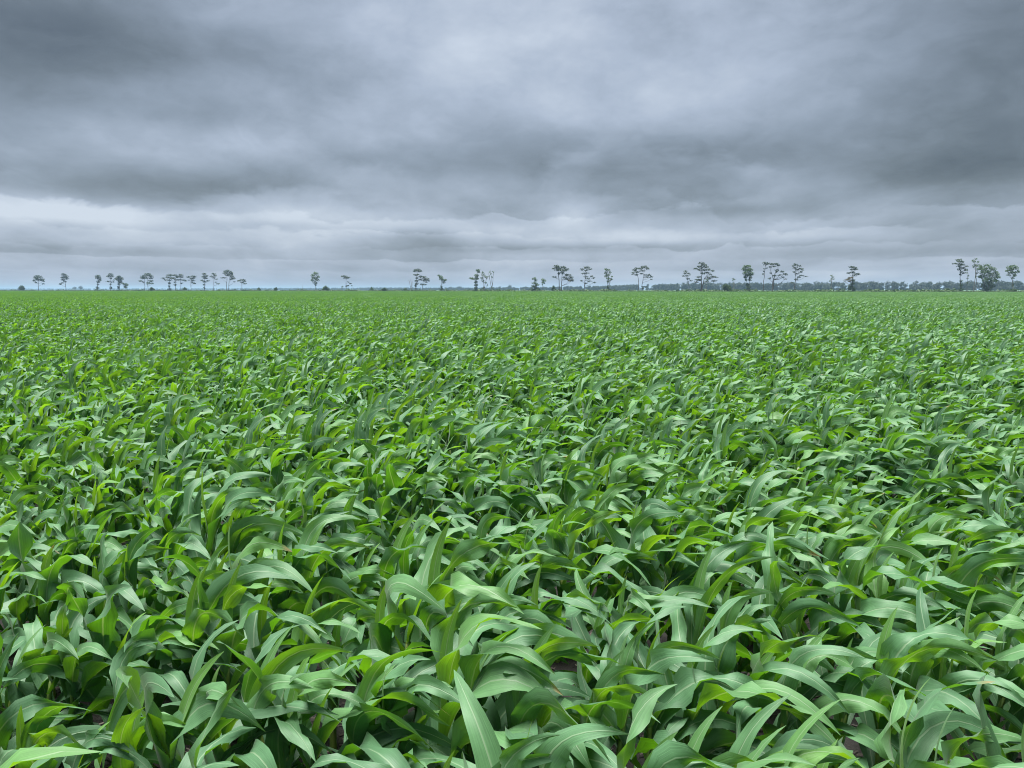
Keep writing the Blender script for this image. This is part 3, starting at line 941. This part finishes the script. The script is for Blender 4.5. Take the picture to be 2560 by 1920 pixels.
B_('dense oval-crowned tree on a forked trunk with ivy at its foot', 3, [[(2038, 308), (2036, 260), (2022, 190)], [(2040, 270), (2052, 225), (2062, 180)]],
   [(2020, 92, 24, 14), (2045, 88, 22, 12), (2005, 115, 22, 18), (2065, 118, 24, 18), (2035, 125, 30, 18), (2010, 148, 22, 16), (2072, 152, 24, 18), (2040, 160, 28, 18), (2020, 180, 20, 16), (2068, 185, 18, 14), (2055, 205, 16, 12), (2022, 205, 12, 11), (2040, 245, 18, 14, 'shrub'), (2040, 272, 20, 16, 'shrub'), (2045, 295, 28, 12, 'shrub')], tr=0.26, cov=1.8, beyond=9)
P_('tall thin pine with a tuft on top, left of a gnarled pine', 3, [[(2172, 306), (2172, 240), (2180, 180), (2188, 100), (2190, 65)]],
   [(2182, 58, 24, 9), (2205, 66, 20, 8), (2190, 75, 18, 7), (2178, 130, 10, 8), (2170, 155, 10, 7), (2198, 105, 10, 6), (2176, 110, 8, 6)], tr=0.24, cov=1.3, beyond=13)
P_('gnarled crooked pine with foliage drooping to the right', 4, [[(38, 375), (42, 310), (45, 270), (25, 200), (30, 150)], [(46, 270), (65, 220), (90, 180)]],
   [(10, 135, 22, 9), (40, 140, 24, 9), (75, 138, 26, 10), (95, 150, 16, 9), (50, 158, 20, 7), (15, 165, 14, 8), (85, 190, 20, 10), (120, 205, 22, 10), (70, 205, 14, 8), (140, 225, 24, 8), (160, 232, 16, 6), (105, 235, 22, 7), (60, 240, 20, 8), (130, 252, 18, 6), (150, 268, 18, 6, 'brown'), (20, 215, 12, 8), (15, 265, 16, 8)], tr=0.32, beyond=8)
P_('conical pine leaning right with stepped tiers', 4, [[(230, 375), (232, 310), (238, 240), (240, 150)]],
   [(238, 140, 22, 9), (225, 152, 20, 8), (262, 155, 24, 8), (232, 172, 24, 8), (275, 180, 26, 8), (295, 190, 16, 6), (250, 188, 24, 8), (222, 208, 20, 6), (275, 208, 22, 7), (250, 222, 20, 7), (290, 238, 26, 6), (325, 245, 18, 5), (262, 252, 22, 6), (245, 270, 20, 6), (210, 300, 22, 7)], tr=0.27, beyond=10, cov=1.4)
# --- right
B_('small wind-bent tree poking above the far woods', 4, [[(552, 370), (550, 320), (545, 275), (548, 245)]], [(548, 238, 16, 7), (562, 250, 14, 7), (552, 268, 14, 7), (568, 268, 10, 5), (540, 285, 14, 7), (552, 355, 10, 10, 'shrub')], tr=0.16, cov=1.0, beyond=22)
P_('pine with stacked tiers above a rusty brown ivy-clad lower half', 4, [[(728, 377), (730, 300), (735, 230), (735, 175)]],
   [(725, 165, 26, 9), (750, 172, 22, 9), (735, 185, 28, 8), (765, 185, 20, 7), (700, 215, 20, 7), (735, 210, 24, 8), (770, 222, 26, 7), (795, 228, 14, 6), (745, 235, 22, 7), (715, 258, 26, 10, 'brown'), (680, 272, 26, 9, 'brown'), (660, 285, 12, 6, 'brown'), (705, 285, 24, 10, 'brown'), (735, 280, 18, 14, 'shrub'), (730, 308, 22, 14, 'shrub'), (715, 335, 22, 14, 'shrub'), (735, 350, 24, 16, 'shrub'), (700, 355, 20, 14, 'shrub'), (740, 368, 24, 8, 'shrub')], tr=0.28, beyond=8, cov=1.6)
P_('tall ragged pine at the right, left of a big bushy tree', 4, [[(1665, 377), (1665, 310), (1660, 230), (1655, 120)]],
   [(1655, 102, 28, 11), (1640, 118, 24, 11), (1675, 118, 20, 10), (1610, 135, 22, 8), (1660, 140, 28, 11), (1690, 145, 20, 9), (1645, 158, 20, 9), (1710, 160, 18, 9), (1680, 172, 26, 10), (1655, 185, 18, 10), (1705, 188, 18, 10), (1670, 205, 22, 9), (1660, 228, 14, 9), (1690, 215, 14, 8), (1665, 285, 12, 12, 'shrub'), (1668, 325, 14, 18, 'shrub'), (1665, 360, 24, 14, 'shrub')], tr=0.27, beyond=9)
B_('thin spindly tree beside the tall ragged pine', 4, [[(1722, 375), (1722, 300), (1725, 240), (1722, 180)]], [(1725, 190, 14, 9), (1718, 215, 12, 9), (1728, 240, 14, 7), (1720, 262, 10, 8), (1722, 300, 7, 10)], tr=0.15, cov=0.9, beyond=15)
B_('tall thin tree with a sparse topknot rising beside the big bushy tree', 4, [[(1800, 375), (1800, 300), (1792, 220), (1785, 150), (1782, 110)], [(1796, 240), (1812, 180), (1825, 140)]],
   [(1772, 108, 18, 9), (1798, 96, 16, 8), (1785, 118, 18, 8), (1828, 120, 12, 8), (1790, 150, 22, 11), (1815, 152, 18, 10), (1775, 165, 14, 9), (1800, 185, 18, 11), (1805, 215, 14, 11), (1795, 250, 8, 10)], tr=0.2, cov=0.95, beyond=12)
B_('big bushy spreading tree, the widest crown on the right', 4, [[(1905, 377), (1905, 320), (1895, 240)], [(1906, 340), (1930, 280), (1950, 230)], [(1904, 340), (1870, 280), (1850, 220)]],
   [(1850, 158, 26, 14), (1880, 150, 28, 12), (1835, 180, 24, 16), (1870, 180, 32, 18), (1910, 172, 30, 16), (1940, 185, 26, 18), (1900, 205, 34, 20), (1850, 212, 26, 18), (1960, 215, 26, 18), (1985, 235, 22, 18), (1930, 232, 30, 20), (1875, 240, 32, 20), (1995, 252, 14, 12), (1840, 250, 20, 18), (1960, 255, 28, 16), (1905, 265, 32, 20), (1860, 275, 28, 18), (1940, 285, 30, 18), (1975, 280, 20, 12), (1900, 305, 34, 20, 'shrub'), (1865, 325, 22, 22, 'shrub'), (1935, 325, 26, 22, 'shrub'), (1900, 350, 40, 22, 'shrub')], tr=0.3, cov=1.4, beyond=12)
B_('round-headed tree on a slim trunk, rightmost of all', 4, [[(2118, 375), (2114, 310), (2105, 240), (2105, 180)]],
   [(2085, 165, 24, 12), (2115, 158, 28, 13), (2140, 172, 20, 14), (2105, 182, 32, 16), (2065, 195, 20, 12), (2148, 200, 16, 18), (2095, 212, 26, 14), (2125, 212, 24, 14), (2145, 230, 14, 12), (2085, 232, 18, 10), (2125, 240, 18, 12), (2110, 260, 14, 10), (2118, 320, 10, 14)], tr=0.23, cov=1.4, beyond=14)


# --- bushes of the field margin
def bush(label, tile, zx, zy_top, half, beyond=5.0, mat='shrub', dist=None):
    zb = {1: 299, 2: 306, 3: 309, 4: 377}[tile]
    h = zb - zy_top
    rg = random.Random(hash_str(label))
    cl = []
    for i in range(7):
        fx = rg.uniform(-0.7, 0.7)
        cl.append((zx + fx * half, zb - h * (0.62 - 0.35 * abs(fx)) * rg.uniform(0.6, 1.1), half * rg.uniform(0.35, 0.55), h * rg.uniform(0.28, 0.4)))
    cl.append((zx, zy_top + h * 0.3, half * 0.4, h * 0.3))
    return tree('bush', label, 'bush', tile, [[(zx, zb), (zx, zb - h * 0.5)]], cl, mat=mat, bark='grey_bark', tr=0.08, cov=1.8, beyond=beyond, group='bushes along the far edge of the field', dist=dist, branches=False)


bush('low dark bush left of the leftmost umbrella pine', 1, 188, 252, 30, 12)
bush('low shrub clump at the foot of the broad pine with pale underside', 1, 1312, 266, 24, 6)
bush('small bush between the pine trio and the stepped pine', 1, 1600, 268, 20, 30)
bush('tiny dark bush at the foot of the short spreading pine', 1, 2104, 289, 24, 4)
bush('low dark bush in the gap right of the left-hand pines', 2, 25, 270, 18, 40)
bush('small pointed bush on the open horizon left of centre', 2, 172, 268, 20, 12)
bush('pale dome-shaped bush right of the lone oval broadleaf tree', 2, 605, 252, 30, 30, 'broad')
bush('flat mushroom-headed bush on the open horizon', 2, 997, 266, 18, 40, 'broad')
bush('solid dark bush on the field edge left of the bare snag', 2, 1113, 272, 26, 4)
bush('smaller bush midway between the solid dark bush and the snag', 2, 1295, 272, 22, 40)
bush('compact bright green bush right of the largest pine', 3, 1850, 240, 46, 5)
bush('low dark mound on the field edge left of the small leaning pine', 3, 1436, 288, 18, 4)
bush('small flat-topped tree-like bush left of the big twin-trunked pine', 3, 357, 252, 20, 45)
bush('low bush in the open stretch right of the rusty pine', 4, 1090, 358, 14, 4)
bush('second low bush farther right in the open stretch', 4, 1262, 360, 14, 4)
bush('wide low bush left of the tall ragged pine on the right', 4, 1555, 348, 26, 6)
bush('low dark shrub at the foot of the rightmost tree', 4, 2118, 350, 34, 6)
bush('dark low shrub at the foot of the conical leaning pine', 4, 175, 362, 30, 5)
bush('dark low shrub right of the rusty brown pine', 4, 810, 366, 26, 5)


# --- far round trees standing clear of the woods
def far_tree(label, x, top, w, dist):
    rg = random.Random(hash_str(label))
    d = px_dir(x, 724)
    u = d.x / d.y
    m = dist / F_PX
    h = (726 - top) * m
    hw = w / 2 * m
    base = Vector((u * dist, dist, 0))
    root = bpy.data.objects.new('far_tree', None)
    col.objects.link(root)
    root.location = base
    tag(root, label, 'tree', 'hazy trees far beyond the field')
    v, f = tube([(0, 0, -0.05), (0.1, 0, h * 0.35), (0, 0.1, h * 0.7)], [0.4, 0.3, 0.12], 6)
    link('trunk', make_mesh('trunk', v, f, M['bark']), root)
    cl = [((rg.uniform(-0.6, 0.6) * hw, rg.uniform(-0.6, 0.6) * hw, h * rg.uniform(0.42, 0.74)), (hw * 0.5, hw * 0.5, h * 0.22)) for i in range(8)]
    cl.append(((0, 0, h * 0.78), (hw * 0.4, hw * 0.4, h * 0.22)))
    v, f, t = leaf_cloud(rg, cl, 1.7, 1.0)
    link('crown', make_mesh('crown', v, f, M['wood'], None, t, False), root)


for a in [('hazy round tree far behind the left-hand pines, right of a pair', 202, 713.5, 16, 2300), ('smaller hazy tree left of the far round tree on the left', 187, 716.5, 11, 2300),
          ('hazy small tree far behind the pine trio', 462, 718, 14, 2600), ('hazy blue tree in the gap right of the half-dead tree', 1250, 714.5, 9, 1900),
          ('hazy blue tree left of the cone-shaped thicket', 1274, 711, 14, 1900), ('hazy round tree between the two hazy ones and the thicket', 1314, 715, 16, 2000),
          ('first hazy dome tree right of the leaning crown', 1128, 716, 18, 2400), ('second hazy dome tree right of the leaning crown', 1148, 715, 18, 2300),
          ('hazy round tree right of the big twin-trunked pine', 1420, 713, 14, 1800), ('hazy round tree left of the airy pine', 1438, 715, 12, 1800)]:
    far_tree(*a)

# --- the woods on the skyline: one mass
WOODS = [(-200, 5600, 11), (0, 5500, 11), (640, 4300, 12), (900, 3200, 11), (1000, 2700, 10), (1200, 2300, 9), (1290, 2000, 8.5), (1450, 1750, 10), (1600, 1550, 12.5), (1750, 1480, 15), (1920, 1350, 14.5), (2150, 1230, 15), (2350, 1150, 15), (2560, 1080, 15), (2760, 1020, 15)]
wr = random.Random(77)
wood_vars = []
for i in range(8):
    cl = []
    for j in range(9):
        a = wr.uniform(0, 6.28)
        rr = wr.uniform(0, 0.30)
        cl.append(((rr * math.cos(a), rr * math.sin(a), wr.uniform(0.12, 0.80)), (wr.uniform(0.18, 0.28),) * 2 + (wr.uniform(0.14, 0.22),)))
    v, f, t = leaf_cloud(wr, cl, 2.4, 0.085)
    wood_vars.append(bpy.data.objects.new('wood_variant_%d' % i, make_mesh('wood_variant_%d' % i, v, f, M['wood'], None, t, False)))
pts, rots, scl, idx = [], [], [], []
for (x0, d0, h0), (x1, d1, h1) in zip(WOODS[:-1], WOODS[1:]):
    p0 = Vector(((x0 - 1280) / F_PX * d0, d0))
    p1 = Vector(((x1 - 1280) / F_PX * d1, d1))
    n = int((p1 - p0).length / 1.5 * (0.45 if x1 <= 900 else 1.0))
    for i in range(n):
        f = wr.random()
        c = p0.lerp(p1, f)
        off = wr.random() ** 1.5 * 120
        h = 1.10 * (h0 + (h1 - h0) * f) * wr.uniform(0.80, 1.10)
        if wr.random() < 0.45:
            h *= wr.uniform(0.3, 0.6)
        if x1 > 1950 and off < 25 and wr.random() < 0.6:
            h *= 0.62
        pts.append((c.x, c.y + off, -0.1))
        rots.append((0, 0, wr.uniform(0, 6.28)))
        w = h * wr.uniform(0.7, 1.25)
        scl.append((w, w, h))
        idx.append(wr.randrange(8))
scatter('woodland', 'hazy blue-green line of far woods along the skyline', 'woods', pts, rots, scl, idx, wood_vars)

# --- rough weeds on the bank at the edge of the field: one mass
weed_vars = []
for i in range(5):
    cl = [((wr.uniform(-1.2, 1.2), wr.uniform(-0.8, 0.8), wr.uniform(0.25, 0.5)), (wr.uniform(0.4, 0.8), 0.6, wr.uniform(0.25, 0.45))) for j in range(5)]
    v, f, t = leaf_cloud(wr, cl, 1.8, 0.26)
    weed_vars.append(bpy.data.objects.new('weed_variant_%d' % i, make_mesh('weed_variant_%d' % i, v, f, M['weed'], None, t, False)))
pts, rots, scl, idx = [], [], [], []
for i in range(5200):
    X = wr.uniform(-760, 360)
    Y = edge_y(X) + 2 + wr.random() ** 1.6 * 50
    s = wr.uniform(0.7, 1.6) * (1.9 if wr.random() < 0.07 else 1)
    pts.append((X, Y, 0))
    rots.append((0, 0, wr.uniform(0, 6.28)))
    scl.append((s * 1.6, s * 1.6, s))
    idx.append(wr.randrange(5))
scatter('bank_weeds', 'rough low weeds on the bank along the far field edge', 'weeds', pts, rots, scl, idx, weed_vars)

# ------------------------------------------------------------------ the air: pale haze over the plain
HZ = G + 60
hv = [(-HZ, -360, -1.0), (HZ, -360, -1.0), (HZ, HZ, -1.0), (-HZ, HZ, -1.0), (-HZ, -360, 30.0), (HZ, -360, 30.0), (HZ, HZ, 30.0), (-HZ, HZ, 30.0)]
hf = [[0, 3, 2, 1], [4, 5, 6, 7], [0, 1, 5, 4], [1, 2, 6, 5], [2, 3, 7, 6], [3, 0, 4, 7]]
hm = bpy.data.materials.new('haze')
hm.use_nodes = True
hm.node_tree.nodes.clear()
hk = NT(hm.node_tree)
pv = hk.n('ShaderNodeVolumePrincipled', i_Color=(0.33, 0.50, 0.72, 1), i_Density=0.00013)
ho = hk.n('ShaderNodeOutputMaterial')
hm.node_tree.links.new(pv.outputs[0], ho.inputs['Volume'])
hz = link('haze', make_mesh('haze', hv, hf, hm, smooth=False))
tag(hz, 'thin pale haze over the whole plain', 'haze', None, 'stuff')
print('maize plants as objects:', n_hero, 'field instances:', len(field_pts))
